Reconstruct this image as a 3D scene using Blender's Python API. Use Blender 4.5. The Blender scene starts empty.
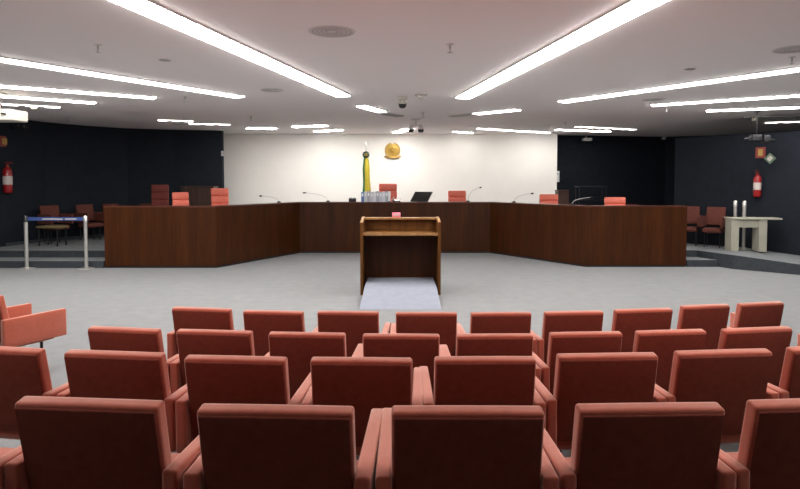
import bpy, bmesh, math, random
from mathutils import Vector, Matrix
random.seed(7)
R = math.radians
scene = bpy.context.scene
col = scene.collection

# ------------------------------------------------------------------ camera
HC = 1.9; FPX = 600.0; PITCH = R(2.5); HORIZON = 183.0
CY = HORIZON + FPX*math.tan(PITCH)
cam_d = bpy.data.cameras.new('camera'); cam = bpy.data.objects.new('camera', cam_d); col.objects.link(cam)
cam.location = (0, 0, HC); cam.rotation_euler = (R(90)-PITCH, 0, 0)
cam_d.sensor_width = 36; cam_d.lens = FPX/800*36
cam_d.shift_y = -(244.5-CY)/800
cam_d.clip_end = 200
scene.camera = cam

def ray(px, py):
    a = (px-400)/FPX; b = (CY-py)/FPX
    return Vector((a, math.cos(PITCH)+b*math.sin(PITCH), -math.sin(PITCH)+b*math.cos(PITCH)))
def U(px, py, h):
    """where a spot measured on the photograph stands, given its height above the floor"""
    d = ray(px, py); t = (h-HC)/d.z
    return Vector((d.x*t, d.y*t, h))
def D(px, py, dep):
    d = ray(px, py); t = dep/d.y
    return Vector((d.x*t, dep, HC+d.z*t))

# ------------------------------------------------------------------ materials
def mat(name, c, rough=.6, metal=0., emit=None, strength=0., spec=.5, sheen=0.):
    m = bpy.data.materials.new(name); m.use_nodes = True
    b = m.node_tree.nodes['Principled BSDF']
    b.inputs['Base Color'].default_value = (*c, 1); b.inputs['Roughness'].default_value = rough
    b.inputs['Metallic'].default_value = metal; b.inputs['Specular IOR Level'].default_value = spec
    if sheen:
        b.inputs['Sheen Weight'].default_value = sheen; b.inputs['Sheen Roughness'].default_value = .45
        if sheen > .3: b.inputs['Sheen Tint'].default_value = (1, .78, .68, 1)
    if emit: b.inputs['Emission Color'].default_value = (*emit, 1); b.inputs['Emission Strength'].default_value = strength
    return m
def textured(name, c1, c2, scale, stretch=(1,1,1), rough=.6, bump=0., detail=4., spec=.5, sheen=0., bscale=None, metal=0.):
    m = mat(name, c1, rough, metal, spec=spec, sheen=sheen); nt = m.node_tree; N = nt.nodes; L = nt.links
    b = N['Principled BSDF']
    tc = N.new('ShaderNodeTexCoord'); mp = N.new('ShaderNodeMapping'); mp.inputs['Scale'].default_value = stretch
    L.new(tc.outputs['Object'], mp.inputs['Vector'])
    no = N.new('ShaderNodeTexNoise'); no.inputs['Scale'].default_value = scale; no.inputs['Detail'].default_value = detail
    L.new(mp.outputs['Vector'], no.inputs['Vector'])
    cr = N.new('ShaderNodeValToRGB'); cr.color_ramp.elements[0].position = .3; cr.color_ramp.elements[1].position = .7
    cr.color_ramp.elements[0].color = (*c1, 1); cr.color_ramp.elements[1].color = (*c2, 1)
    L.new(no.outputs['Fac'], cr.inputs['Fac']); L.new(cr.outputs['Color'], b.inputs['Base Color'])
    if bump:
        n2 = N.new('ShaderNodeTexNoise'); n2.inputs['Scale'].default_value = bscale or scale*3
        L.new(mp.outputs['Vector'], n2.inputs['Vector'])
        bp = N.new('ShaderNodeBump'); bp.inputs['Strength'].default_value = bump; bp.inputs['Distance'].default_value = .002
        L.new(n2.outputs['Fac'], bp.inputs['Height']); L.new(bp.outputs['Normal'], b.inputs['Normal'])
    return m
def wood(name, dark, light, rough=.35, plank=.32, spec=.5):
    """vertical-grained veneer with board-to-board variation"""
    m = mat(name, dark, rough, spec=spec); nt = m.node_tree; N = nt.nodes; L = nt.links; b = N['Principled BSDF']
    tc = N.new('ShaderNodeTexCoord'); mp = N.new('ShaderNodeMapping'); mp.inputs['Scale'].default_value = (1, 1, .06)
    L.new(tc.outputs['Object'], mp.inputs['Vector'])
    n1 = N.new('ShaderNodeTexNoise'); n1.inputs['Scale'].default_value = 22; n1.inputs['Detail'].default_value = 6; n1.inputs['Distortion'].default_value = .6
    L.new(mp.outputs['Vector'], n1.inputs['Vector'])
    mp2 = N.new('ShaderNodeMapping'); mp2.inputs['Scale'].default_value = (1, 1, 0.0)
    L.new(tc.outputs['Object'], mp2.inputs['Vector'])
    n2 = N.new('ShaderNodeTexNoise'); n2.inputs['Scale'].default_value = 1/plank; n2.inputs['Detail'].default_value = 1
    L.new(mp2.outputs['Vector'], n2.inputs['Vector'])
    mx = N.new('ShaderNodeMath'); mx.operation = 'MULTIPLY_ADD'; mx.inputs[1].default_value = .55
    m3 = N.new('ShaderNodeMath'); m3.operation = 'MULTIPLY'; m3.inputs[1].default_value = .45
    L.new(n2.outputs['Fac'], m3.inputs[0]); L.new(n1.outputs['Fac'], mx.inputs[0]); L.new(m3.outputs[0], mx.inputs[2])
    cr = N.new('ShaderNodeValToRGB'); cr.color_ramp.elements[0].position = .38; cr.color_ramp.elements[1].position = .62
    cr.color_ramp.elements[0].color = (*dark, 1); cr.color_ramp.elements[1].color = (*light, 1)
    L.new(mx.outputs[0], cr.inputs['Fac']); L.new(cr.outputs['Color'], b.inputs['Base Color'])
    return m

M = dict(
    ceiling=mat('ceiling_paint', (.93, .875, .87), .9, spec=.2),
    white_wall=textured('cream_wall_paint', (.82, .80, .755), (.84, .82, .775), 3, rough=.8, spec=.2),
    dark_wall=textured('navy_wall_fabric', (.0085, .011, .0165), (.012, .015, .022), 6, rough=.85, bump=.3, bscale=160, spec=.2),
    rear_wall=mat('rear_wall_paint', (.05, .05, .055), .9, spec=.2),
    carpet=textured('grey_carpet', (.195, .20, .204), (.22, .225, .229), 5, rough=.95, bump=.5, bscale=220, spec=.1, sheen=.1),
    dais_carpet=textured('dais_carpet', (.15, .16, .165), (.18, .19, .195), 6, rough=.95, bump=.5, bscale=220, spec=.1),
    riser=textured('riser_vinyl', (.030, .036, .042), (.045, .052, .06), 14, rough=.7, spec=.3),
    ramp_carpet=textured('ramp_carpet', (.235, .25, .30), (.265, .28, .33), 9, rough=.95, bump=.4, bscale=200, spec=.1),
    fabric=textured('red_upholstery', (.36, .078, .046), (.41, .09, .054), 30, rough=.9, bump=.4, bscale=380, spec=.15, sheen=1.),
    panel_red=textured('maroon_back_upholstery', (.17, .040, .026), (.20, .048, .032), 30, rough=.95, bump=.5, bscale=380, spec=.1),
    judge_red=textured('judge_red_leather', (.72, .155, .10), (.78, .18, .12), 12, rough=.55, bump=.2, bscale=120),
    burgundy=textured('burgundy_upholstery', (.12, .018, .012), (.15, .024, .016), 20, rough=.8, bump=.3, bscale=200),
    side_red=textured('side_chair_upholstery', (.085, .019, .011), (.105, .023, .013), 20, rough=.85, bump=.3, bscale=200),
    wood=wood('dark_mahogany_veneer', (.028, .0080, .0018), (.058, .0165, .0038), .38, spec=.2),
    wood_edge=wood('mahogany_edge', (.05, .014, .007), (.10, .03, .014), .3),
    honey=wood('honey_veneer', (.085, .030, .005), (.15, .056, .010), .5, plank=.15, spec=.2),
    honey_light=wood('honey_edge', (.26, .125, .045), (.36, .19, .07), .35),
    cabinet=wood('dark_cabinet_wood', (.03, .010, .005), (.06, .02, .009), .5),
    black=mat('black_plastic', (.012, .012, .014), .4),
    dark_metal=mat('dark_steel', (.03, .03, .033), .35, .6),
    steel=mat('brushed_steel', (.66, .65, .62), .32, .75),
    chrome=mat('chrome', (.8, .8, .8), .15, 1.),
    cream=textured('cream_laminate', (.33, .32, .26), (.37, .36, .29), 5, rough=.5),
    plastic=mat('cream_plastic', (.58, .55, .48), .5),
    white=mat('white_plastic', (.8, .8, .8), .4),
    trim=mat('fixture_trim', (.68, .64, .63), .5),
    grille=mat('grille_grey', (.52, .49, .48), .7),
    unlit=mat('unlit_diffuser', (.34, .34, .33), .6),
    gold=textured('polished_gold', (.40, .25, .06), (.52, .34, .09), 14, rough=.3, metal=.85),
    gold_dark=mat('gold_deep', (.42, .24, .035), .4, .7),  # deeper gold of the emblem's star and sword
    yellow=mat('flag_yellow', (.52, .42, .03), .7),
    green=mat('flag_green', (.02, .14, .045), .7),
    rosette=mat('rosette_green', (.035, .06, .03), .6),
    red=mat('extinguisher_red', (.25, .009, .011), .3),
    paper=mat('label_paper', (.5, .45, .42), .6),
    sign_red=mat('sign_red', (.20, .025, .015), .5),
    sign_yellow=mat('sign_yellow', (.36, .22, .05), .5),
    sign_green=mat('sign_green', (.10, .16, .10), .5),
    pink=mat('pink_card', (.85, .22, .30), .5),
    blue=mat('belt_blue', (.03, .06, .20), .7),
    screen=mat('laptop_screen', (.008, .009, .008), .15),
    glass_grey=mat('grey_card', (.45, .47, .50), .5),
    olive=mat('olive_cushion', (.16, .12, .05), .8),
    lamp=mat('lamp_diffuser', (.9, .9, .9), .5, emit=(1, .965, .93), strength=28),
    lamp_dim=mat('lamp_diffuser_dim', (.5, .5, .5), .5, emit=(1, .93, .86), strength=5),
    lamp_bright=mat('lamp_diffuser_bright', (.9, .9, .9), .5, emit=(1, .965, .93), strength=52),
)

# ------------------------------------------------------------------ mesh helpers
class MB:
    def __init__(s): s.bm = bmesh.new(); s.mats = []
    def _m(s, faces, m):
        if m is None: return
        if m not in s.mats: s.mats.append(m)
        i = s.mats.index(m)
        for f in faces: f.material_index = i
    def box(s, x0, x1, y0, y1, z0, z1, m=None, bevel=0., seg=2, mtx=None):
        n0 = set(s.bm.faces)
        r = bmesh.ops.create_cube(s.bm, size=1)
        vs = r['verts']
        bmesh.ops.scale(s.bm, vec=(x1-x0, y1-y0, z1-z0), verts=vs)
        bmesh.ops.translate(s.bm, vec=((x0+x1)/2, (y0+y1)/2, (z0+z1)/2), verts=vs)
        if bevel:
            es = list({e for v in vs for e in v.link_edges})
            bmesh.ops.bevel(s.bm, geom=es, offset=bevel, segments=seg, profile=.5, affect='EDGES')
        fs = [f for f in s.bm.faces if f not in n0]
        if mtx is not None:
            bmesh.ops.transform(s.bm, matrix=mtx, verts=list({v for f in fs for v in f.verts}))
        s._m(fs, m); return s
    def pad(s, w, d, h, r, c=(0,0,0), bulge=(0,0,0), mtx=None, m=None):
        """soft rounded box centred on c; bulge swells each pair of faces"""
        n0 = set(s.bm.faces)
        half = (w/2, d/2, h/2)
        def grid(H):
            q = [H, H-.12*r, H-.45*r, H-r]
            g = [-a for a in q] + [-(H-r)*.5, 0, (H-r)*.5] + q[::-1]
            return g
        G = [grid(H) for H in half]; n = len(G[0])
        cache = {}
        def vert(i, j, k):
            key = (i, j, k)
            if key in cache: return cache[key]
            p = [G[0][i], G[1][j], G[2][k]]
            inn = [max(-(half[a]-r), min(half[a]-r, p[a])) for a in range(3)]
            dl = Vector([p[a]-inn[a] for a in range(3)])
            if dl.length > 1e-9: dl = dl.normalized()*r
            q = [inn[a]+dl[a] for a in range(3)]
            u = [q[a]/half[a] for a in range(3)]
            for a in range(3):
                o = [b for b in range(3) if b != a]
                q[a] += bulge[a]*u[a]*(1-u[o[0]]**2)*(1-u[o[1]]**2)
            co = Vector([q[a]+c[a] for a in range(3)])
            if mtx is not None: co = mtx @ co
            cache[key] = s.bm.verts.new(co); return cache[key]
        for a in range(n-1):
            for b in range(n-1):
                for e in (0, n-1):
                    for qd in ([(a,b,e),(a+1,b,e),(a+1,b+1,e),(a,b+1,e)], [(a,e,b),(a+1,e,b),(a+1,e,b+1),(a,e,b+1)], [(e,a,b),(e,a+1,b),(e,a+1,b+1),(e,a,b+1)]):
                        s.bm.faces.new([vert(*q) for q in qd])
        s._m([f for f in s.bm.faces if f not in n0], m); return s
    def tube(s, pts, r, m=None, seg=10):
        n0 = set(s.bm.faces)
        pts = [Vector(p) for p in pts]; rings = []
        rs = r if isinstance(r, (list, tuple)) else [r]*len(pts)
        for i, p in enumerate(pts):
            t = (pts[min(i+1, len(pts)-1)]-pts[max(i-1, 0)]).normalized()
            a = t.orthogonal().normalized() if abs(t.z) < .99 else Vector((1,0,0))
            if abs(t.z) < .99: a = t.cross(Vector((0,0,1))).normalized()
            b = t.cross(a).normalized()
            rings.append([s.bm.verts.new(p + a*math.cos(2*math.pi*k/seg)*rs[i] + b*math.sin(2*math.pi*k/seg)*rs[i]) for k in range(seg)])
        for i in range(len(rings)-1):
            for k in range(seg):
                s.bm.faces.new([rings[i][k], rings[i][(k+1)%seg], rings[i+1][(k+1)%seg], rings[i+1][k]])
        s.bm.faces.new(rings[0][::-1]); s.bm.faces.new(rings[-1])
        s._m([f for f in s.bm.faces if f not in n0], m); return s
    def lathe(s, prof, c=(0,0,0), m=None, seg=24):
        n0 = set(s.bm.faces); rings = []
        for r, z in prof:
            rings.append([s.bm.verts.new((c[0]+r*math.cos(2*math.pi*k/seg), c[1]+r*math.sin(2*math.pi*k/seg), c[2]+z)) for k in range(seg)])
        for i in range(len(rings)-1):
            for k in range(seg):
                s.bm.faces.new([rings[i][k], rings[i][(k+1)%seg], rings[i+1][(k+1)%seg], rings[i+1][k]])
        s.bm.faces.new(rings[0][::-1]); s.bm.faces.new(rings[-1])
        s._m([f for f in s.bm.faces if f not in n0], m); return s
    def prism(s, poly, z0, z1, m=None, side=None):
        bot = [s.bm.verts.new((x, y, z0)) for x, y in poly]
        tz = z1 if isinstance(z1, (list, tuple)) else [z1]*len(poly)
        top = [s.bm.verts.new((p[0], p[1], z)) for p, z in zip(poly, tz)]
        f1 = [s.bm.faces.new(top)]; n = len(poly)
        f2 = [s.bm.faces.new(bot[::-1])] + [s.bm.faces.new([bot[i], bot[(i+1)%n], top[(i+1)%n], top[i]]) for i in range(n)]
        s._m(f1, m); s._m(f2, side or m); return s
    def build(s, name, m=None, parent=None, smooth=35):
        bmesh.ops.recalc_face_normals(s.bm, faces=s.bm.faces)
        me = bpy.data.meshes.new(name); s.bm.to_mesh(me); s.bm.free()
        for mm in (s.mats or [m]): me.materials.append(mm)
        if smooth:
            for p in me.polygons: p.use_smooth = True
            me.set_sharp_from_angle(angle=R(smooth))
        o = bpy.data.objects.new(name, me); col.objects.link(o)
        if parent: o.parent = parent
        return o

def tag(o, label, cat, group=None):
    o['label'] = label; o['category'] = cat
    if group: o['group'] = group
    elif 'group' in o: del o['group']
    return o
def thing(name, label, cat, loc=(0,0,0), rz=0, group=None):
    o = bpy.data.objects.new(name, None); col.objects.link(o); o.empty_display_size = .1
    o.location = loc; o.rotation_euler = (0, 0, rz)
    return tag(o, label, cat, group)
def struct(o): o['kind'] = 'structure'; return o
def dup(root, loc, rz, label, group=None, scale=None):
    r = root.copy(); col.objects.link(r); r.location = loc; r.rotation_euler = (0, 0, rz)
    r['label'] = label
    if group: r['group'] = group
    if scale: r.scale = scale
    for ch in list(root.children):
        c = ch.copy(); col.objects.link(c); c.parent = r
        for g in ch.children:
            d = g.copy(); col.objects.link(d); d.parent = c
    return r

# ------------------------------------------------------------------ room shell
CEIL = 3.55; DH = .31
XL, XR, YB = -10.2, 13.0, -3.2
f = MB().box(XL-.3, XR+.3, YB-.3, 22.4, -.2, 0, None); struct(f.build('floor', M['carpet']))
c = MB().box(XL-.3, XR+.3, YB-.3, 22.4, CEIL, CEIL+.2, None); struct(c.build('ceiling', M['ceiling']))
def wall(name, pts, z1, m, th=.2, z0=0.):
    """wall along a polyline, thickness added to the left of the walking direction"""
    P = [Vector(p) for p in pts]; off = []
    for i in range(len(P)):
        n = Vector((0, 0))
        for a, b in ((i-1, i), (i, i+1)):
            if a >= 0 and b < len(P):
                d = (P[b]-P[a]).normalized(); n += Vector((-d.y, d.x))
        off.append(P[i]+n.normalized()*th)
    mb = MB(); n = len(P)
    for i in range(n-1):
        mb.prism([P[i], P[i+1], off[i+1], off[i]], z0, z1, None)
    return struct(mb.build(name, m, smooth=0))
WL = 20.3
wall('wall_back', [(5.3, WL), (-6.3, WL)][::-1], CEIL, M['white_wall'])
wall('wall_left', [(XL, YB), (XL, 11.5), (-9.95, 15.0), (-9.65, 16.3), (-9.05, 17.4), (-8.25, 18.2), (-7.0, 18.7), (-5.62, 19.0), (-5.62, 19.2)], CEIL, M['dark_wall'], .15)
wall('wall_right', [(5.25, 20.75), (9.5, 21.55), (11.0, 21.0), (12.45, 19.0), (XR, 17.5), (XR, YB)], CEIL, M['dark_wall'])
wall('wall_rear', [(XR, YB), (XL, YB)], CEIL, M['rear_wall'])
wall('wall_side_partition', [(7.4, 16.2), (11.4, 11.2)], 3.1, M['dark_wall'], .15)

# raised seating tiers, arcs centred near the bench
CX, CYD = .3, 17.0
def tier(Rin, h, nm):
    pts = []
    x1 = 9.6
    a1 = math.asin(min(.999, (x1)/Rin)) if Rin > x1 else R(80)
    a1 = min(a1, R(50))
    for i in range(33):
        a = -a1 + 2*a1*i/32
        pts.append((CX+Rin*math.sin(a), CYD-Rin*math.cos(a)))
    pts += [(XR-.02, pts[-1][1]), (XR-.02, YB+.02), (XL+.02, YB+.02), (XL+.02, pts[0][1])]
    return struct(MB().prism(pts, 0, h, M['carpet'], M['riser']).build(nm, smooth=0))
RF = [0, .07, .19, .31]
tier(12.62, RF[1], 'floor_tier'); tier(13.54, RF[2], 'floor_tier'); tier(14.50, RF[3], 'floor_tier')

# stage platform and steps
desk_px = [(105, 268), (217, 268), (300, 253), (490, 253), (585, 267), (686, 267)]
dk = [U(x, y, 0) for x, y in desk_px]
ins = .05
ya, yb = dk[0].y, dk[5].y
B1 = U(733, 269, 0); B2 = U(800, 275, 0)
st2L = 14.05; st1L = 13.35
dais = [(XL+.05, st2L), (dk[0].x-.02, st2L), (dk[0].x-.02, ya+.09), (dk[1].x, ya+.09), (dk[2].x, dk[2].y+.09), (dk[3].x, dk[3].y+.09), (dk[4].x, yb+.09),
        (dk[5].x+.02, yb+.09), (dk[5].x+.02, 14.12), (7.02, 14.12), (B1.x, B1.y), (8.45, 14.72), (7.35, 16.1), (7.9, 20.9), (5.4, 20.5), (5.2, 20.25), (-5.5, 20.25), (-5.6, 18.95), (-7.0, 18.65), (-8.2, 18.15), (-9.0, 17.37), (-9.6, 16.28), (-9.93, 14.9), (-9.97, 14.4)]
struct(MB().prism(dais, 0, DH, M['dais_carpet'], M['riser']).build('floor_dais', smooth=0))
struct(MB().prism([(XL+.05, st1L), (dk[0].x-.03, st1L), (dk[0].x-.03, st2L-.005), (XL+.05, st2L-.005)], 0, .155, M['dais_carpet'], M['riser']).build('floor_step_left', smooth=0))
struct(MB().prism([(dk[5].x+.03, yb+.02), (7.2, yb+.02), (7.03, 14.11), (dk[5].x+.03, 14.11)], 0, .155, M['dais_carpet'], M['riser']).build('floor_step_right', smooth=0))
e = (B2-B1).normalized()
E1 = B1+e*4.1; E2 = E1+Vector((1.0, .9, 0))
struct(MB().prism([(B1.x+.003, B1.y), (E1.x, E1.y), (E2.x, E2.y), (8.455, 14.715)], 0, [DH, .005, .005, DH], M['dais_carpet'], M['riser']).build('floor_access_ramp', smooth=0))
# baseboards
wall('baseboard_left', [(-9.90, 15.02), (-9.60, 16.31), (-9.01, 17.38), (-8.22, 18.15), (-6.98, 18.65), (-5.66, 18.94)], DH+.08, M['riser'], .02, DH)

# ------------------------------------------------------------------ ceiling strip lights
def strip(p0, p1, ext, label, lou=False, w=.21, lit=True, group='recessed strip lights in the ceiling', bright=False):
    a = U(*p0, CEIL); b = U(*p1, CEIL)
    d = (b-a).normalized(); b = b + d*ext
    L = (b-a).length; mid = (a+b)/2
    t = thing('strip_light', label, 'ceiling light', (mid.x, mid.y, CEIL), math.atan2(d.y, d.x), group)
    h = L/2; k = w/2; fr = MB(); tw = .022
    fr.box(-h-tw, h+tw, k, k+tw, -.018, -.0005).box(-h-tw, h+tw, -k-tw, -k, -.018, -.0005)
    fr.box(-h-tw, -h, -k, k, -.018, -.0005).box(h, h+tw, -k, k, -.018, -.0005)
    fr.build('frame', M['trim'], t, smooth=0)
    MB().box(-h, h, -k, k, -.032, -.001).build('diffuser', (M['lamp_bright'] if bright else M['lamp_dim'] if lou else M['lamp']) if lit else M['unlit'], t, smooth=0)
    if lou:
        lv = MB(); n = max(3, int(L/.30))
        for i in range(1, n):
            x = -h+L*i/n; lv.box(x-.065, x+.065, -k, k, -.042, -.033)
        lv.build('louver', M['grille'], t, smooth=0)
    return t
strip((343, 95), (132, 0), 4.6, 'long lit ceiling strip running from top left towards the emblem, largest left of centre', w=.275)
strip((463, 97), (647, 0), 4.6, 'long lit ceiling strip right of centre, widest one, leading down from the top edge', w=.275)
strip((240, 96), (0, 58), 2, 'thin lit ceiling strip crossing the upper left, second from centre', w=.22)
strip((155, 97), (0, 85), 2.5, 'lit ceiling strip at left, directly above the one over the projector')
strip((95, 102), (0, 95), 1.6, 'lit ceiling strip at left edge passing just above the cream projector')
strip((60, 106.5), (2, 103.2), 0, 'short dotted louvered strip beside the cream projector at left', True)
strip((562, 101), (800, 68), 2, 'thin lit ceiling strip crossing the upper right, beside the big right one', w=.22)
strip((652, 104.5), (800, 94.5), 2.5, 'lit ceiling strip at right that starts beside a round vent')
strip((707, 110), (800, 106.5), 1.2, 'lit ceiling strip at right edge, third from the big right one')
strip((766, 122), (800, 121), 1.5, 'faint dotted louvered strip at right edge above the partition', True)
strip((361, 105), (382, 111), 0, 'short bright ceiling strip just past the end of the long left one')
strip((477, 113), (518, 109), 0, 'short bright ceiling strip right of the dome camera')
strip((396, 132), (411, 128), 0, 'tiny lit ceiling strip against the white wall above the gold emblem', bright=True)
strip((294, 126.3), (326, 124.8), 0, 'short far ceiling strip left of the flag, farther from the wall', bright=True)
strip((316, 131), (341, 129.2), 0, 'short far ceiling strip just above the white wall, left of the flag', bright=True)
strip((247, 127.3), (276, 128.2), 0, 'short far ceiling strip above the left end of the white wall', bright=True, w=.26)
strip((478, 127.9), (549, 132.3), 0, 'long far ceiling strip above the right half of the white wall', w=.11)
strip((454, 131), (472, 132.4), 0, 'tiny far ceiling strip touching the white wall right of the emblem', w=.12)
strip((557, 129), (609, 131), 0, 'far ceiling strip above the right corner where white wall turns dark', w=.2)
strip((577, 126), (634, 129), 0, 'dotted louvered far strip above the dark wall on the right', True)
strip((158, 119.4), (193, 120.6), 0, 'faint dotted louvered strip above the dark wall on the left, upper one', True)
strip((189, 123), (230, 124), 0, 'dotted louvered strip above the dark wall on the left, lower one', True)
strip((384, 113.2), (400, 115.5), 0, 'unlit grey strip between short bright strip and dome camera', lit=False, group='unlit ceiling strips')
strip((451, 115.5), (474, 113.3), 0, 'unlit grey strip leading to the short bright strip on the right', lit=False, group='unlit ceiling strips')
strip((744, 117), (800, 115.6), 1, 'narrow unlit dark slot in the ceiling at right edge', w=.12, lit=False, group='unlit ceiling strips')

# ------------------------------------------------------------------ ceiling devices
def vent(px, py, dia, label):
    p = U(px, py, CEIL); t = thing('ceiling_vent', label, 'vent', p, 0, 'round ceiling vents')
    r = dia/2
    MB().lathe([(r, 0), (r*.98, -.006), (r*.9, -.009), (r*.87, -.002)]).build('rim', M['trim'], t)
    g = MB()
    for q in (.78, .6, .42, .24):
        g.lathe([(r*q+.02, -.001), (r*q+.016, -.006), (r*q-.006, -.006), (r*q-.01, -.001)], seg=32)
    g.build('grille', M['grille'], t)
    return t
vent(332, 31.5, .52, 'large round grey ceiling vent nearest the top centre')
vent(272, 90, .42, 'round ceiling vent beside the far end of the long left strip')
vent(654, 99.5, .44, 'round ceiling vent by the start of the right-hand strip')
vent(795, 49, .50, 'round ceiling vent cut by the right edge of the photo')
vent(178, 124, .40, 'far round ceiling vent beside the dotted strips on the left')
vent(165, 60, .16, 'very small flat ceiling disc in the upper left')
vent(690, 69, .14, 'very small flat ceiling disc in the upper right')
def sprinkler(px, py, label, s=1.):
    p = U(px, py, CEIL); t = thing('sprinkler', label, 'sprinkler', p, 0, 'fire sprinklers in the ceiling')
    MB().lathe([(.045*s, .003), (.045*s, -.006), (.02*s, -.01)]).build('escutcheon', M['trim'], t)
    MB().lathe([(.012*s, -.008), (.012*s, -.05*s), (.006*s, -.06*s), (.006*s, -.085*s), (.028*s, -.088*s), (.028*s, -.094*s)]).build('sprinkler_head', M['grille'], t)
sprinkler(450, 44, 'small ceiling sprinkler near top centre', 1.1)
sprinkler(98, 44.5, 'small ceiling sprinkler in the upper left')
sprinkler(185, 96, 'small ceiling sprinkler below the second left strip', 1.2)
sprinkler(251, 116, 'small ceiling sprinkler left of the white wall top', 1.2)
sprinkler(667, 106, 'small ceiling sprinkler under the right-hand strip start', 1.3)
sprinkler(565, 122, 'small ceiling sprinkler above the right end of the white wall', 1.2)
sprinkler(68, 117, 'small ceiling sprinkler near the dark wall on the left', 1.2)
sprinkler(423, 112, 'small ceiling sprinkler just above the twin spot fixture', 1.4)
sprinkler(792, 57, 'small ceiling sprinkler beside the vent at the right edge', 1.)
# smoke detectors
def detector(px, py, label, s=1.):
    t = thing('smoke_detector', label, 'smoke detector', U(px, py, CEIL), 0, 'beige smoke detectors')
    MB().lathe([(.12*s, 0), (.12*s, -.02), (.10*s, -.03)]).build('mounting_plate', M['plastic'], t)
    MB().lathe([(.055*s, -.03), (.055*s, -.07*s), (.035*s, -.085*s)]).build('sensor', M['plastic'], t)
detector(421, 94.5, 'beige smoke detector right of the dome camera')
detector(34, 105.5, 'beige smoke detector between the dotted strip and the projector', 1.1)
detector(755, 116.5, 'beige smoke detector above the black camera on the right', 1.3)
# dome camera
t = thing('dome_camera', 'ceiling camera with pinkish base and dark dome near centre', 'camera', U(402.5, 97.5, CEIL))
MB().lathe([(.10, .003), (.10, -.04), (.085, -.05)]).lathe([(.05, -.05), (.05, -.09), (.09, -.10), (.09, -.13)]).build('camera_base', M['plastic'], t)
MB().lathe([(.075, -.13), (.074, -.16), (.055, -.195), (.02, -.21)]).build('camera_dome', M['black'], t)
# twin spot
t = thing('twin_spot', 'ceiling fixture with two dark round lenses above the emblem', 'spotlight', U(416, 119, CEIL))
MB().lathe([(.12, 0), (.12, -.03), (.03, -.04), (.03, -.16)]).box(-.16, .16, -.02, .02, -.18, -.14).build('spot_bracket', M['trim'], t)
for s in (-1, 1):
    l = MB().lathe([(.055, -.34), (.075, -.30), (.075, -.22), (.04, -.18)], (s*.125, 0, 0)).build('spot_head', M['trim'], t)
    MB().lathe([(.06, -.345), (.075, -.30), (.077, -.27)], (s*.125, -.004, 0)).build('lens', M['black'], l)
# projector at left edge
p = D(5, 116, 11.0)
t = thing('projector', 'cream projector hanging from the ceiling at the left edge', 'projector', (p.x, p.y, p.z))
MB().pad(.60, .42, .2, .03, (0, 0, 0)).build('projector_body', M['plastic'], t)
MB().lathe([(.04, 0), (.04, .03), (.03, .03)], (.12, -.225, 0)).build('lens_ring', M['black'], t)
hgt = CEIL-p.z
MB().tube([(-.1, 0, .1), (-.1, 0, hgt-.02)], .02).box(-.2, 0, -.08, .08, hgt-.02, hgt-.001).box(-.2, .15, -.1, .1, .095, .12).build('ceiling_mount', M['plastic'], t)
# wall and ceiling cameras
p = D(20.5, 126.5, 15.3)
t = thing('wall_camera', 'black camera under the ceiling beside the projector at left', 'camera', p)
MB().pad(.3, .2, .1, .02).build('camera_housing', M['black'], t)
MB().tube([(0, .05, .04), (.0, .3, .06), (0, .42, .10)], .02).build('camera_bracket', M['black'], t)
MB().lathe([(.03, 0), (.02, .01)], (0.02, -.11, 0), seg=12).build('camera_lens', M['chrome'], t)
pc = D(760, 138, 13.9)
t = thing('ceiling_camera', 'black articulated camera hanging above the red fire sign on the right', 'camera', pc)
MB().pad(.22, .2, .16, .03, (-.10, 0, 0)).pad(.16, .2, .18, .03, (.12, 0, -.02)).build('camera_housing', M['black'], t)
MB().tube([(-.08, 0, .06), (-.08, 0, CEIL-pc.z-.01)], .010).lathe([(.06, CEIL-pc.z-.02), (.06, CEIL-pc.z-.001)], (-.08, 0, 0)).build('drop_pole', M['dark_metal'], t)
MB().tube([(-.36, 0, -.02), (-.1, 0, .02), (.1, 0, .0), (.34, 0, -.06)], .022).build('camera_arm', M['black'], t)
p = D(587, 139.5, 20.6)
t = thing('surveillance_camera', 'small grey camera high on the dark wall right of the white wall', 'camera', p)
MB().pad(.3, .22, .10, .02).build('camera_housing', M['grille'], t)
MB().tube([(0, .05, .02), (0, .1, .08), (0, .1, CEIL-p.z-.002)], .025).build('camera_bracket', M['grille'], t)
p = D(664, 138, 21.2)
t = thing('motion_sensor', 'tiny white sensor at the top of the dark right wall', 'sensor', p)
MB().pad(.10, .1, .12, .02).build('sensor_body', M['white'], t)
MB().tube([(0, .03, .0), (0, .24, .0)], .012).build('sensor_arm', M['white'], t)

# ------------------------------------------------------------------ audience armchairs
def armchair(name, label, cat, fab, h=.87, group=None, pan=None):
    pan = pan or fab
    t = thing(name, label, cat, group=group)
    a = R(11); bh = .46; w = .505; th = .058
    rot = Matrix.Translation((0, .0, h)) @ Matrix.Rotation(a, 4, 'X') @ Matrix.Translation((0, th/2, -bh/2))
    MB().pad(w, th, bh, .013, bulge=(.0, .004, .002), mtx=rot).build('backrest', fab, t, 60)
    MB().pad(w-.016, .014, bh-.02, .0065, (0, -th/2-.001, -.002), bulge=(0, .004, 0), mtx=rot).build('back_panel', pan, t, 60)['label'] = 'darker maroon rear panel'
    MB().pad(w-.01, .46, .11, .035, (0, .325, .42), bulge=(0, 0, .015)).build('seat', fab, t, 60)
    for s in (-1, 1):
        MB().pad(.055, .60, .265, .013, (s*(w/2+.0265), .315, h-.3425), bulge=(.002, 0, .0)).build('armrest', fab, t, 60)
    for sx in (-1, 1):
        for y in (.15, .42):
            MB().tube([(sx*.2, y, 0.0), (sx*.2, y, .37)], .014).build('leg', M['dark_metal'], t)
    return t
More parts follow.
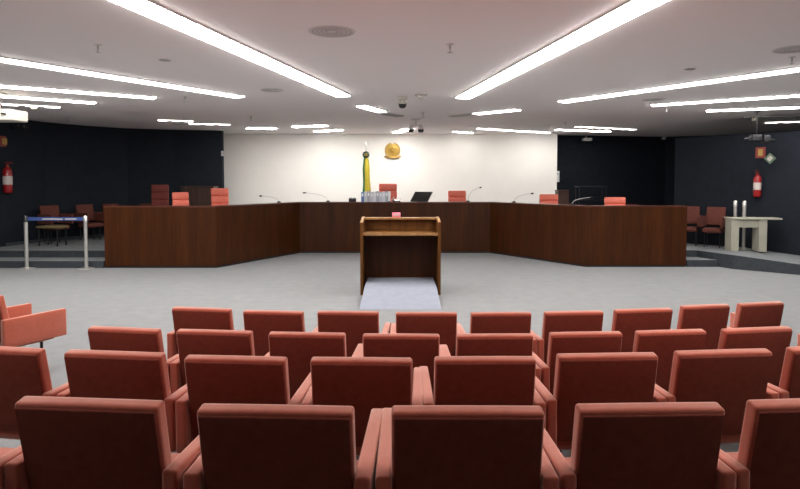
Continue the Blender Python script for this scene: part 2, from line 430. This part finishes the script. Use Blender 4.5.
proto = armchair('auditorium_armchair', '', 'armchair', M['fabric'], group='red armchairs of the audience seating', pan=M['panel_red'])
rows = {
 4: [(-72, 396), (97.5, 400), (279, 407), (465.5, 408), (643, 405), (808, 400)],
 3: [(3, 346.5), (119.5, 351.5), (238.5, 356.5), (362, 358), (483.5, 357), (603.5, 353.5), (717.5, 350), (826, 345.5)],
 2: [(127.5, 328.5), (216.5, 331), (308, 333.5), (401, 335), (493.5, 335), (583.5, 333), (667.5, 331), (752.5, 328.5), (834, 325)],
 1: [(203.5, 308.5), (274.5, 311.5), (348.5, 312), (426, 313), (500, 313), (572, 312), (641, 309.5), (702, 305.5), (757, 303)],
}
rown = {1: 'front row', 2: 'second row', 3: 'third row', 4: 'nearest row'}
ordn = ['first', 'second', 'third', 'fourth', 'fifth', 'sixth', 'seventh', 'eighth', 'ninth']
def face(p): return math.atan2(-(CX-p.x), CYD-p.y)
first = True
for rw in (4, 3, 2, 1):
    lst = rows[rw]
    kx = {1: 1.018, 2: 1.022, 3: 1.03, 4: 1.045}[rw]; dy = {1: 1, 2: 1.5, 3: 3.5, 4: 5.5}[rw]
    pos = [U(400+(a-400)*kx, b+dy, RF[rw-1]+.872) for a, b in lst]
    for i, (px, py) in enumerate(lst):
        p = pos[i]
        gap = min((pos[j]-p).length for j in (i-1, i+1) if 0 <= j < len(pos))
        sx = min(1.05, (gap-.004)/.613)
        if i == 0: lab = f'red upholstered armchair at the left end of the {rown[rw]}'
        elif i == len(lst)-1: lab = f'red upholstered armchair at the right end of the {rown[rw]}'
        else: lab = f'red upholstered armchair, {ordn[i]} from the left in the {rown[rw]}'
        if rw == 4 and i == 0: lab = 'red armchair of the nearest row cut off by the left edge'
        if rw == 4 and i == 5: lab = 'red armchair of the nearest row cut off by the right edge'
        loc = (p.x, p.y, RF[rw-1])
        if first: proto.location = loc; proto.rotation_euler = (0, 0, face(p)); proto['label'] = lab; proto.scale = (sx, 1, 1); first = False
        else: dup(proto, loc, face(p), lab, scale=(sx, 1, 1))
# the chair of the left block, seen from its side
pf = U(65, 308, .66)
ang = R(-27)
fr = Matrix.Rotation(ang, 3, 'Z')
loc = pf - fr @ Vector((.28, .615, .66))
dup(proto, (loc.x, loc.y, 0), ang, 'red armchair apart at the left edge, seen from its side with the arm showing', scale=(1, 1, 1))

# ------------------------------------------------------------------ the bench desk
HD = 1.385
t = thing('bench_desk', 'long angled dark wood judges bench across the stage', 'desk', (0, 16.3, 0))
def seg_panel(a, b, name, z0, z1, th, m, y_off=0., ext=0.):
    a = Vector((a.x, a.y)); b = Vector((b.x, b.y)); d = (b-a).normalized(); n = Vector((-d.y, d.x))
    L = (b-a).length; mid = (a+b)/2+n*y_off
    mb = MB().box(-L/2-ext, L/2+ext, 0, th, z0, z1)
    o = mb.build(name, m, t, smooth=0); o.location = (mid.x, mid.y-16.3, 0); o.rotation_euler = (0, 0, math.atan2(d.y, d.x))
    return o
for i in range(5):
    seg_panel(dk[i], dk[i+1], 'front_panel', .045, HD-.03, .06, M['wood'])
    seg_panel(dk[i], dk[i+1], 'plinth', 0.0, .045, .05, M['black'], .015)
def ribbon(name, z0, z1, d0, d1, m):
    P = [Vector((q.x, q.y)) for q in dk]; A = []; B = []
    for i in range(len(P)):
        dirs = []
        for a_, b_ in ((i-1, i), (i, i+1)):
            if a_ >= 0 and b_ < len(P):
                q = (P[b_]-P[a_]).normalized(); dirs.append(Vector((-q.y, q.x)))
        n = sum(dirs, Vector((0, 0))).normalized(); k = 1/max(.3, n.dot(dirs[0]))
        A.append(P[i]+n*d0*k); B.append(P[i]+n*d1*k)
    mb = MB()
    mb.prism([(v.x, v.y-16.3) for v in A+B[::-1]], z0, z1, m)
    return mb.build(name, None, t, smooth=0)
ribbon('top_ledge', HD-.03, HD, -.008, .34, M['wood_edge'])
ribbon('worktop', DH+.74, DH+.77, .06, .85, M['wood_edge'])
for i, s in ((0, 0), (5, -.04)):
    MB().box(dk[i].x+s, dk[i].x+s+.04, dk[i].y-16.3+.06, dk[i].y-16.3+.86, DH, HD-.03).build('end_panel', M['wood'], t, smooth=0)

# ------------------------------------------------------------------ lectern and its ramp
LW = 1.36; yN = 10.09; yF = 10.76
lx = (U(360, 296, 0).x+U(441, 296, 0).x)/2
t = thing('lectern', 'wide honey-brown wooden lectern open at the back, facing the bench', 'lectern', (lx, yN, 0))
dpt = yF-yN
for s in (-1, 1):
    mb = MB(); x0 = s*LW/2; x1 = s*(LW/2-.045)
    prof = [(0, 0), (dpt, 0), (dpt, 1.29), (dpt-.15, 1.29), (0, 1.235)]
    vs0 = [mb.bm.verts.new((x0, y, z)) for y, z in prof]; vs1 = [mb.bm.verts.new((x1, y, z)) for y, z in prof]
    mb.bm.faces.new(vs0); mb.bm.faces.new(vs1[::-1])
    for i in range(5): mb.bm.faces.new([vs0[i], vs0[(i+1)%5], vs1[(i+1)%5], vs1[i]])
    mb.build('side_panel', M['honey'], t, smooth=0)
    cap = MB(); xa, xb = min(x0, x1), max(x0, x1)
    prof = [(0, 1.235), (dpt-.15, 1.29), (dpt, 1.29), (dpt, 1.296), (dpt-.15, 1.296), (0, 1.241)]
    vs0 = [cap.bm.verts.new((xa-.002, y, z)) for y, z in prof]; vs1 = [cap.bm.verts.new((xb+.002, y, z)) for y, z in prof]
    cap.bm.faces.new(vs0); cap.bm.faces.new(vs1[::-1])
    for i in range(6): cap.bm.faces.new([vs0[i], vs0[(i+1)%6], vs1[(i+1)%6], vs1[i]])
    cap.build('edge_strip', M['honey_light'], t, smooth=0)
k = LW/2-.046
MB().box(-k, k, dpt-.035, dpt, 0, 1.25).build('front_panel', M['wood'], t, smooth=0)
MB().box(-k, k, dpt-.15, dpt+.01, 1.25, 1.288, None, .004, 1).build('top_rail', M['honey_light'], t, smooth=0)
MB().box(-k, k, dpt-.05, dpt-.036, 1.05, 1.249).build('upper_panel', M['honey'], t, smooth=0)
MB().box(-k, k, .051, dpt-.036, 1.02, 1.048).build('shelf', M['honey'], t, smooth=0)
MB().box(-k, k, .02, .05, 1.01, 1.06, None, .004, 1).build('shelf_lip', M['honey_light'], t, smooth=0)
# carpeted ramp that leads up into it
mb = MB(); hw = 1.17/2; ph = .205
prof = [(-1.12, 0.002), (-.42, ph), (dpt-.04, ph), (dpt-.04, 0), (-1.12, 0)]
vl = [mb.bm.verts.new((-hw-(.035 if y < -1 else 0), y, z)) for y, z in prof]; vr = [mb.bm.verts.new((hw+(.035 if y < -1 else 0), y, z)) for y, z in prof]
mb.bm.faces.new(vl); mb.bm.faces.new(vr[::-1])
for i in range(5): mb.bm.faces.new([vl[i], vl[(i+1)%5], vr[(i+1)%5], vr[i]])
o = mb.build('carpeted_ramp', M['ramp_carpet'], None, smooth=0); o.location = (lx, yN, 0)
tag(o, 'pale grey-blue carpeted ramp leading up into the wooden lectern', 'ramp')
p = U(396.5, 216, 1.288)
t = thing('pink_box', 'small pink card box standing on top of the lectern', 'box', (p.x, yF-.07, 1.288))
MB().box(-.075, .075, -.03, .03, 0, .085, None, .012, 2).build('box_body', M['pink'], t)
MB().box(-.05, .05, -.034, -.03, .03, .055).build('pale_band', M['paper'], t)

# ------------------------------------------------------------------ high-backed chairs behind the bench
def judge_chair(name, label, m, group):
    t = thing(name, label, 'chair', group=group)
    rot = Matrix.Translation((0, -.02, 1.34)) @ Matrix.Rotation(R(-7), 4, 'X')
    mb = MB()
    for i in range(4):
        mb.pad(.53, .085, .19, .038, (0, 0, -.10-.18*i), bulge=(0, .018, 0), mtx=rot)
    mb.build('backrest', m, t, 60)
    MB().pad(.52, .50, .12, .04, (0, -.28, .50), bulge=(0, 0, .012)).build('seat', m, t, 60)
    for s in (-1, 1):
        MB().pad(.06, .34, .04, .018, (s*.30, -.28, .70)).tube([(s*.30, -.28, .69), (s*.30, -.28, .48), (s*.2, -.28, .45)], .014).build('armrest', M['black'], t, 60)
    MB().tube([(0, -.28, .06), (0, -.28, .45)], .03).build('gas_column', M['dark_metal'], t)
    mb = MB()
    for i in range(5):
        q = i*2*math.pi/5; mb.tube([(0, -.28, .09), (.30*math.cos(q), -.28+.30*math.sin(q), .06)], [.028, .018])
        mb.lathe([(.015, .0), (.028, .012), (.028, .035), (.012, .05)], (.30*math.cos(q), -.28+.30*math.sin(q), 0), seg=10)
    mb.build('star_base', M['black'], t)
    return t
G = 'red high-backed chairs behind the bench'
# local front is -y: the chairs look at the audience
jl = [  # px centre, py top, depth, rz, label
 (180, 192, 14.75, R(35), 'red ribbed chair behind the left wing of the bench, nearer the wall'),
 (219.5, 188, 15.7, R(22), 'red ribbed chair behind the left wing, beside the white wall corner'),
 (388, 183.5, 17.7, R(0), 'tall red ribbed chair behind the bench centre, behind the books'),
 (457, 190.5, 17.7, R(0), 'red ribbed chair behind the bench, right of the laptop'),
 (549, 194, 16.5, R(-22), 'red chair behind the right wing, before the white wall corner'),
 (615, 197, 14.9, R(-20), 'red chair behind the right wing, in front of dark wall'),
]
jp = judge_chair('judge_chair', jl[0][4], M['judge_red'], G)
for i, (px, py, dep, rz, lab) in enumerate(jl):
    wx = (.74, .84, 1, 1, .95, .95)[i]
    q = D(px, py, dep); hs = (q.z-DH)/1.34
    loc = (q.x, q.y, DH)
    if i == 0: jp.location = loc; jp.rotation_euler = (0, 0, rz); jp.scale = (wx, 1, hs)
    else: dup(jp, loc, rz, lab, scale=(wx, 1, hs))
q = D(160, 184.5, 16.6)
bc = judge_chair('burgundy_chair', 'dark burgundy high-backed chair against the dark wall at left', M['burgundy'], None)
bc.location = (q.x, q.y, DH); bc.rotation_euler = (0, 0, R(20)); bc.scale = (.85, .9, (q.z-DH)/1.34)

# ------------------------------------------------------------------ armchairs along the side walls
G = 'dull red armchairs along the dark side walls'
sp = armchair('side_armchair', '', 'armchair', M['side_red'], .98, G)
sl = [  # X, Y, facing angle of local +y
 (-9.42, 16.05, R(-118), 'dull red armchair by the dark left wall, seen between the posts at left'),
 (-8.90, 16.85, R(-118), 'dull red armchair by the dark left wall, above the middle of the belt'),
 (-8.45, 17.45, R(-118), 'dull red armchair by the dark left wall, half hidden by the bench end'),
 (-7.35, 17.60, R(-175), 'dull red armchair showing only its top over the bench left of the burgundy chair'),
 (7.52, 15.5, R(148), 'dull red armchair right of the bench end, nearer the bench'),
 (7.98, 15.1, R(140), 'dull red armchair right of the bench end, beside the cream table'),
 (6.55, 17.2, R(165), 'dull red armchair top peeking over the right end of the bench'),
]
for i, (x, y, a, lab) in enumerate(sl):
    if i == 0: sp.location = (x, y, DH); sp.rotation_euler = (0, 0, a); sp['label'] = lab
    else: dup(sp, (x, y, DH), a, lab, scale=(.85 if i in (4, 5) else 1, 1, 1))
# small chair with an olive seat at far left
q = U(45, 247, DH)
t = thing('stool', 'small stool with olive-brown top behind the leftmost barrier post', 'stool', (q.x, 15.2, DH), R(-10))
MB().pad(.62, .40, .06, .02, (0, 0, .48)).build('seat_cushion', M['olive'], t, 60)
for sx in (-1, 1):
    for sy in (-1, 1):
        MB().tube([(sx*.26, sy*.15, 0), (sx*.26, sy*.15, .46)], .018).build('leg', M['dark_metal'], t)

# ------------------------------------------------------------------ cabinets, cart
q = D(200, 186, 18.0)
t = thing('wood_cabinet', 'dark brown wooden cabinet behind the red chairs on the left', 'cabinet', (-5.95, 17.9, DH))
hh = q.z-DH
MB().box(-.50, .45, -.22, .22, 0.0, hh-.03).build('carcass', M['cabinet'], t, smooth=0)
MB().box(-.52, .47, -.25, .24, hh-.03, hh).build('cabinet_top', M['cabinet'], t, smooth=0)
for s in (-1, 1):
    d = MB().box(-.03+s*.235-.225, -.03+s*.235+.225, -.24, -.221, .06, hh-.06, None, .004, 1).build('door', M['cabinet'], t, smooth=0)
    MB().tube([(-.03+s*.04, -.26, hh*.5), (-.03+s*.04, -.26, hh*.6)], .008).build('handle', M['steel'], d)
q = D(562, 190, 19.6)
t = thing('wood_pedestal', 'narrow dark brown wooden cabinet behind the right-hand red chair', 'cabinet', (q.x, 19.6, DH))
hh = q.z-DH
MB().box(-.17, .17, -.2, .2, 0, hh-.03).build('carcass', M['cabinet'], t, smooth=0)
MB().box(-.18, .18, -.22, .22, hh-.03, hh).build('cabinet_top', M['cabinet'], t, smooth=0)
q = D(582, 186, 19.4)
t = thing('metal_cart', 'dark metal framed cart against the dark wall on the right', 'cart', (q.x+.16, 19.0, DH))
hh = q.z-DH; fr = MB()
for sx in (-.42, .42):
    for sy in (-.2, .2): fr.tube([(sx, sy, 0), (sx, sy, hh)], .014)
for z in (.06, hh-.03):
    for sy in (-.2, .2): fr.tube([(-.45, sy, z), (.45, sy, z)], .01)
    for sx in (-.42, .42): fr.tube([(sx, -.2, z), (sx, .2, z)], .01)
fr.build('cart_frame', M['dark_metal'], t)
for z in (.35, hh-.45, hh-.02):
    MB().box(-.46, .46, -.21, .21, z, z+.02).build('cart_shelf', M['dark_metal'], t, smooth=0)

# ------------------------------------------------------------------ cream table on the right
q = U(753, 251, DH)
t = thing('side_table', 'cream laminate table with slab legs at the right', 'table', (8.22, 14.02, DH), R(-9))
MB().box(-.52, .58, -.22, .2, .745, .785, None, .005, 1).build('tabletop', M['cream'], t, smooth=0)
MB().box(-.50, -.33, -.20, .18, 0, .744, None, .004, 1).build('leg', M['cream'], t, smooth=0)
MB().box(.10, .27, -.20, .18, 0, .744, None, .004, 1).build('leg', M['cream'], t, smooth=0)
MB().box(-.329, .099, -.16, -.12, .56, .744).build('apron', M['cream'], t, smooth=0)

# ------------------------------------------------------------------ barrier posts
def stanchion(label, loc, h=1.18, belt_to=None, group='silver barrier posts', z=0):
    t = thing('barrier_post', label, 'barrier post', loc, 0, group)
    MB().lathe([(.17, 0), (.17, .012), (.10, .03), (.045, .045)]).build('base', M['steel'], t)
    MB().lathe([(.038, .04), (.038, h-.14)]).build('post', M['steel'], t)
    MB().lathe([(.044, h-.14), (.044, h-.02), (.03, h)]).build('head', M['black'] if belt_to else M['steel'], t)
    if belt_to is not None:
        d = Vector(belt_to)-Vector(loc); L = d.length; m_ = Matrix.Rotation(math.atan2(d.y, d.x), 4, 'Z')
        mb = MB().box(.046, L-.046, -.002, .002, h-.11, h-.03, M['blue'], mtx=m_)
        mb.box(L*.28, L*.62, -.0035, -.0021, h-.085, h-.062, M['paper'], mtx=m_).box(L*.66, L*.85, -.0035, -.0021, h-.085, h-.062, M['paper'], mtx=m_)
        mb.build('belt', None, t, smooth=0)
    return t
a = U(27, 269, 0); b = U(86.5, 269, 0)
a.z = b.z = 0
stanchion('silver barrier post with belt head, leftmost, in front of the steps', a, belt_to=b)
stanchion('silver barrier post between the steps and the left end of the bench', b)
c1 = D(734.5, 248, 14.68); c2 = D(743.5, 248, 14.36)
stanchion('silver barrier post behind the left leg of the cream table', (c1.x, c1.y, DH), 1.16)
stanchion('silver barrier post behind the cream table, seen under its top', (c2.x, c2.y, DH), 1.16)

# ------------------------------------------------------------------ extinguishers, signs, wall boxes
def extinguisher(p, rz, label, h):
    t = thing('fire_extinguisher', label, 'fire extinguisher', p, rz, 'red fire extinguishers on the dark walls')
    k = h/.64
    MB().lathe([(.06, 0), (.08, .02), (.085, .06), (.085, .44), (.06, .50), (.03, .53)]).build('cylinder', M['red'], t)
    MB().lathe([(.0865, .17), (.0865, .34)]).build('label_band', M['paper'], t)
    MB().lathe([(.03, .53), (.03, .57), (.018, .58)]).box(-.02, .02, -.11, .04, .585, .60).box(-.015, .015, -.1, .03, .615, .63, mtx=None).build('valve', M['sign_red'], t)
    MB().tube([(.03, 0, .56), (.10, -.02, .50), (.11, -.02, .30), (.10, -.02, .20)], .012).build('hose', M['black'], t)
    MB().box(-.03, .03, .07, .095, .35, .5).build('bracket', M['dark_metal'], t)
    t.scale = (k, k, k)
    return t
def on_partition(px, py, off):
    d = ray(px, py); A = Vector((7.4, 16.2)); Bp = Vector((11.4, 11.2)); dr = (Bp-A).normalized(); n = Vector((dr.y, -dr.x))
    A2 = A+n*off   # towards the camera
    det = d.x*(-dr.y)-d.y*(-dr.x)
    tt = (A2.x*(-dr.y)-A2.y*(-dr.x))/det
    return Vector((d.x*tt, d.y*tt, HC+d.z*tt))
rzP = math.atan2(-5.0, 4.0)
p = on_partition(757, 197, .10)
extinguisher(p, rzP, 'red fire extinguisher on the dark wall above the cream table', 27*p.y/600)
def wall_sign(name, p, rz, w, h, label, m1, m2, diamond=False, cat='sign'):
    t = thing(name, label, cat, p, rz)
    mt = Matrix.Rotation(R(45), 4, 'Y') if diamond else None
    MB().box(-w/2, w/2, -.006, .006, -h/2, h/2, mtx=mt).build('sign_plate', m1, t, smooth=0)
    MB().box(-w*.24, w*.24, -.010, -.0062, -h*.30, h*.30, mtx=mt).build('symbol', m2, t, smooth=0)
p = on_partition(760.5, 152.5, .02); wall_sign('fire_sign', p, rzP, .22, .26, 'small red and yellow fire sign above the right extinguisher', M['sign_red'], M['sign_yellow'])
p = on_partition(770, 158.5, .02); wall_sign('exit_symbol_sign', p, rzP, .19, .19, 'small pale green sign right of the red fire sign', M['sign_green'], M['paper'], True)
# left wall: on the face between (-10.2, 11.5) and (-9.85, 15.8)
def on_left(px, py, off):
    A = Vector((XL, 11.5)); Bp = Vector((-9.95, 15.0)); dr = (Bp-A).normalized(); n = Vector((dr.y, -dr.x)); A2 = A+n*off
    d = ray(px, py); det = d.x*(-dr.y)-d.y*(-dr.x); tt = (A2.x*(-dr.y)-A2.y*(-dr.x))/det
    return Vector((d.x*tt, d.y*tt, HC+d.z*tt))
rzL = math.atan2(3.5, .25)
p = on_left(8, 193, .11)
extinguisher(p, rzL, 'red fire extinguisher on the dark wall at the left edge', 33*p.y/600*.96)
p = on_left(5.5, 141.5, .02); wall_sign('fire_sign', p, rzL, .5, .26, 'small brown-red sign above the extinguisher at the left edge', M['sign_red'], M['sign_yellow'])
p = D(558, 176.5, 20.7)
t = thing('wall_box', 'white box on the dark wall beside the right edge of the white wall', 'wall box', (p.x-.05, 20.70, p.z))
MB().box(-.09, .09, -.05, .05, -.19, .19, None, .01, 2).build('box_case', M['white'], t)
MB().box(-.05, .05, -.056, -.05, .05, .12).build('box_window', M['glass_grey'], t, smooth=0)
p = D(222.3, 153.5, 18.93)
t = thing('light_switch', 'tiny white switch on the dark wall left of the white wall', 'switch', p)
MB().box(-.035, .035, -.012, .012, -.08, .08, None, .004, 1).build('switch_plate', M['white'], t)
MB().box(-.015, .015, -.018, -.012, -.03, .03).build('rocker', M['paper'], t, smooth=0)

# ------------------------------------------------------------------ emblem
p = D(392.6, 151, 20.27)
t = thing('wall_emblem', 'round gold coat of arms on the white wall above the bench', 'emblem', p)
def disc(r, y0, y1, seg=40, cx=0, cz=0):
    mb = MB(); mb.lathe([(r, y0), (r*.96, y1)], seg=seg)
    bmesh.ops.rotate(mb.bm, verts=mb.bm.verts, cent=(0, 0, 0), matrix=Matrix.Rotation(R(90), 3, 'X'))
    bmesh.ops.translate(mb.bm, verts=mb.bm.verts, vec=(cx, 0, cz)); return mb
disc(.215, .0, .03, cz=.03).build('backing_disc', M['gold'], t)
lf = MB()
for s in (-1, 1):
    for i in range(13):
        q = R(-75+i*12); cx, cz = s*.235*math.cos(q), .03+.235*math.sin(q)
        m_ = Matrix.Translation((cx, -.03, cz)) @ Matrix.Rotation(-s*(q+R(70)) if s > 0 else (q+R(70)), 4, 'Y')
        lf.pad(.09, .03, .032, .012, mtx=m_)
lf.build('wreath', M['gold'], t)
st = MB(); vs = []
for i in range(10):
    r = .145 if i % 2 == 0 else .06; q = R(90+36*i); vs.append((r*math.cos(q), .03+r*math.sin(q)))
v0 = [st.bm.verts.new((x, -.031, z)) for x, z in vs]; c0 = st.bm.verts.new((0, -.065, .03))
for i in range(10): st.bm.faces.new([v0[i], v0[(i+1)%10], c0])
st.bm.faces.new(v0)
so = st.build('star', M['gold_dark'], t, smooth=0)
disc(.05, .06, .072, cz=.03).build('centre_disc', M['gold'], t)
rb = MB()
for i in range(12):
    u = -1+2*i/11; rb.pad(.055, .025, .05, .012, (u*.25, -.04, -.235+.05*abs(u)**1.5))
rb.build('ribbon', M['gold'], t)
MB().box(-.012, .012, -.06, -.035, -.20, -.02).build('sword', M['gold_dark'], t)

# ------------------------------------------------------------------ flag
p = D(366, 141, 19.2)
t = thing('furled_flag', 'furled yellow and green flag on a pole behind the bench', 'flag', (p.x, p.y, DH))
H = p.z-DH
MB().lathe([(.22, 0), (.22, .03), (.05, .08), (.03, .1)]).build('base', M['dark_metal'], t)
MB().tube([(0, 0, .08), (0, 0, H-.30)], .016).build('pole', M['steel'], t)
MB().lathe([(.012, H-.30), (.03, H-.27), (.012, H-.24), (.045, H-.14), (.004, H)], seg=12).build('finial', M['steel'], t)
def cloth(nm, m, off, rr, z0, z1, ph):
    mb = MB(); rings = []; n = 28; k = 22
    for i in range(n):
        u = i/(n-1); z = z1+(z0-z1)*u; r = rr*(.55+.45*min(1, u*4))*(1+.12*math.sin(u*9+ph))
        rings.append([mb.bm.verts.new((off[0]+off[2]*u+r*(1+.28*math.sin(5*q+ph+u*2))*math.cos(q), off[1]+r*(1+.28*math.sin(5*q+ph+u*2))*math.sin(q), z)) for q in [2*math.pi*j/k for j in range(k)]])
    for i in range(n-1):
        for j in range(k): mb.bm.faces.new([rings[i][j], rings[i][(j+1)%k], rings[i+1][(j+1)%k], rings[i+1][j]])
    mb.bm.faces.new(rings[0][::-1]); mb.bm.faces.new(rings[-1])
    return mb.build(nm, m, t, 70)
zt = D(366, 158, 19.2).z-DH
cloth('green_cloth', M['green'], (-.035, -.02, -.02), .055, .9, zt, 0)
cloth('yellow_cloth', M['yellow'], (.025, -.035, .04), .075, .8, zt, 1.5)
q = D(365.5, 154.8, 19.2).z-DH
ro = MB().lathe([(.02, -.115), (.09, -.08), (.115, 0), (.09, .08), (.02, .115)], (0, -.04, q), seg=16).build('rosette', M['rosette'], t)
MB().lathe([(.02, -.05), (.055, -.03), (.055, .03), (.02, .05)], (0, -.12, q), seg=12).build('rosette_centre', M['gold'], ro)

# ------------------------------------------------------------------ things on the bench ledge (top of the ledge = HD)
def onledge(px, back=.15): # on centre section
    y = dk[2].y+back; return Vector(((px-400)/FPX*y*1.0, y, HD))
cols = [('blue_spine', (.10, .20, .42)), ('white_spine', (.62, .64, .68)), ('grey_spine', (.36, .38, .44)), ('pale_spine', (.5, .52, .58))]
cm = [mat(n, c, .5) for n, c in cols]
bk = None; x = 361.2
seq = [(0, 'blue'), (1, 'white'), (2, 'grey'), (3, 'pale grey'), (1, 'white'), (2, 'grey'), (3, 'pale grey'), (1, 'white'), (2, 'grey')]
bl = ['blue-spined book at the left end of the row on the bench', 'white-spined book next to the blue one on the bench',
      'grey-spined book, third from the left in the row on the bench', 'pale grey book, fourth from the left in the row on the bench',
      'white-spined book in the middle of the row on the bench', 'grey-spined book, sixth from the left in the row on the bench',
      'pale grey book, seventh from the left in the row on the bench', 'white-spined book, eighth from the left, in front of the tall red chair',
      'grey-spined book at the right end of the row on the bench']
for i, (ci, nm) in enumerate(seq):
    q = onledge(x+1.6, .17); hh = .27+.012*((i*7) % 3)
    t = thing('binder', bl[i], 'book', q, 0, 'books standing on the bench')
    MB().box(-.040, .040, -.10, .10, 0, hh, None, .004, 1).build('cover', cm[ci], t)
    MB().box(-.031, .031, .0985, .102, .008, hh-.008).build('pages', M['paper'], t, smooth=0)
    MB().box(-.022, .022, -.102, -.0995, hh*.55, hh*.85).build('spine_label', M['white'], t, smooth=0)
    x += 3.0
q = onledge(389.3, .10)
t = thing('name_plate', 'white upright card at the right of the books', 'card', q); MB().box(-.035, .035, -.02, .02, 0, .29, None, .003, 1).build('card_body', M['white'], t, smooth=0); MB().box(-.045, .045, -.04, .04, 0, .02).build('card_foot', M['black'], t, smooth=0)
q = onledge(352.5, .15)
t = thing('control_box', 'small dark grey box on the bench left of the books', 'box', q)
MB().box(-.10, .10, -.06, .06, 0, .10, None, .012, 2).build('box_body', M['dark_metal'], t)
MB().lathe([(.03, .10), (.03, .125)], (-.05, 0, 0)).lathe([(.03, .10), (.03, .125)], (.05, 0, 0)).build('knob', M['grille'], t)
q = onledge(396.5, .20)
t = thing('desk_telephone', 'dark desk telephone between the books and the laptop', 'telephone', q)
MB().prism([(-.11, -.08), (.11, -.08), (.11, .08), (-.11, .08)], 0, [.03, .03, .075, .075], M['black']).build('phone_body', M['black'], t, smooth=0)
MB().tube([(-.08, -.08, .075), (-.08, -.05, .095), (-.08, .05, .12), (-.08, .08, .10)], [.022, .014, .014, .022]).build('handset', M['grille'], t)
q = onledge(419, .06)
t = thing('tilted_monitor', 'black flat screen tilted far back on the bench, left of a red chair', 'screen', q, R(-28))
sh = Matrix.Translation((.0, .0, .012)) @ Matrix.Rotation(R(-50), 4, 'X')
MB().box(-.27, .27, -.012, .012, .0, .40, None, .005, 1, mtx=sh).build('screen_case', M['black'], t, smooth=0)
MB().box(-.25, .25, -.0145, -.0121, .02, .38, mtx=sh).build('screen_glass', M['screen'], t, smooth=0)
MB().box(-.05, .05, .02, .22, 0, .012).tube([(0, .15, .01), (0, .19, .13)], .015).build('stand', M['dark_metal'], t, smooth=0)

# gooseneck microphones
def mic(base, tip, label):
    t = thing('gooseneck_microphone', label, 'microphone', base, 0, 'gooseneck microphones on the bench')
    v = Vector(tip)-Vector(base)
    MB().lathe([(.055, 0), (.055, .02), (.03, .035), (.012, .04)]).build('base', M['black'], t)
    pts = [(v.x*f1, v.y*f1, .03+(v.z-.03)*f2) for f1, f2 in ((0, 0), (.08, .4), (.3, .72), (.65, .93), (.9, 1.0))]
    MB().tube(pts, .007, seg=8).build('gooseneck', M['grille'], t)
    MB().tube([(v.x*.88, v.y*.88, v.z*1.0), (v.x*.93, v.y*.93, v.z), (v.x*1.03, v.y*1.03, v.z*1.0)], [.008, .022, .02], seg=10).build('microphone_head', M['dark_metal'], t)
def ledge_at(px):
    """point .2 m behind the bench front where it is seen at column px"""
    for i in range(5):
        a, b = dk[i], dk[i+1]; d = ray(px, 200); dr = (b-a).normalized(); n = Vector((-dr.y, dr.x, 0)); A2 = a+n*.2
        det = d.x*(-dr.y)-d.y*(-dr.x)
        tt = (A2.x*(-dr.y)-A2.y*(-dr.x))/det; w = Vector((d.x*tt, d.y*tt, 0))
        s = (w-A2).dot(dr)
        if -.1 <= s <= (b-a).length+.1: return Vector((w.x, w.y, HD))
    return Vector((0, 16.5, HD))
for bx, (tx, ty), lab in ((279, (260, 196), 'thin microphone on the bench nearest the left corner of the white wall'),
                          (328, (303.5, 192.8), 'thin microphone on the bench left of the small dark box'),
                          (468, (481, 187.5), 'thin microphone on the bench right of the second red chair'),
                          (514, (533, 193.5), 'thin microphone on the right wing, left of the corner chair'),
                          (572, (592, 197.5), 'thin microphone on the right wing against the dark wall')):
    b = ledge_at(bx); tp = D(tx, ty, b.y-.02); mic(b, tp, lab)

# ------------------------------------------------------------------ world and view
w = bpy.data.worlds.new('world'); scene.world = w; w.use_nodes = True
w.node_tree.nodes['Background'].inputs['Color'].default_value = (.5, .5, .5, 1)
w.node_tree.nodes['Background'].inputs['Strength'].default_value = .0
vs_ = scene.view_settings
vs_.view_transform = 'Standard'; vs_.look = 'None'; vs_.gamma = 1; vs_.use_curve_mapping = False
vs_.exposure = 0.25
scene.cycles.use_denoising = True
scene.cycles.max_bounces = 10; scene.cycles.diffuse_bounces = 6
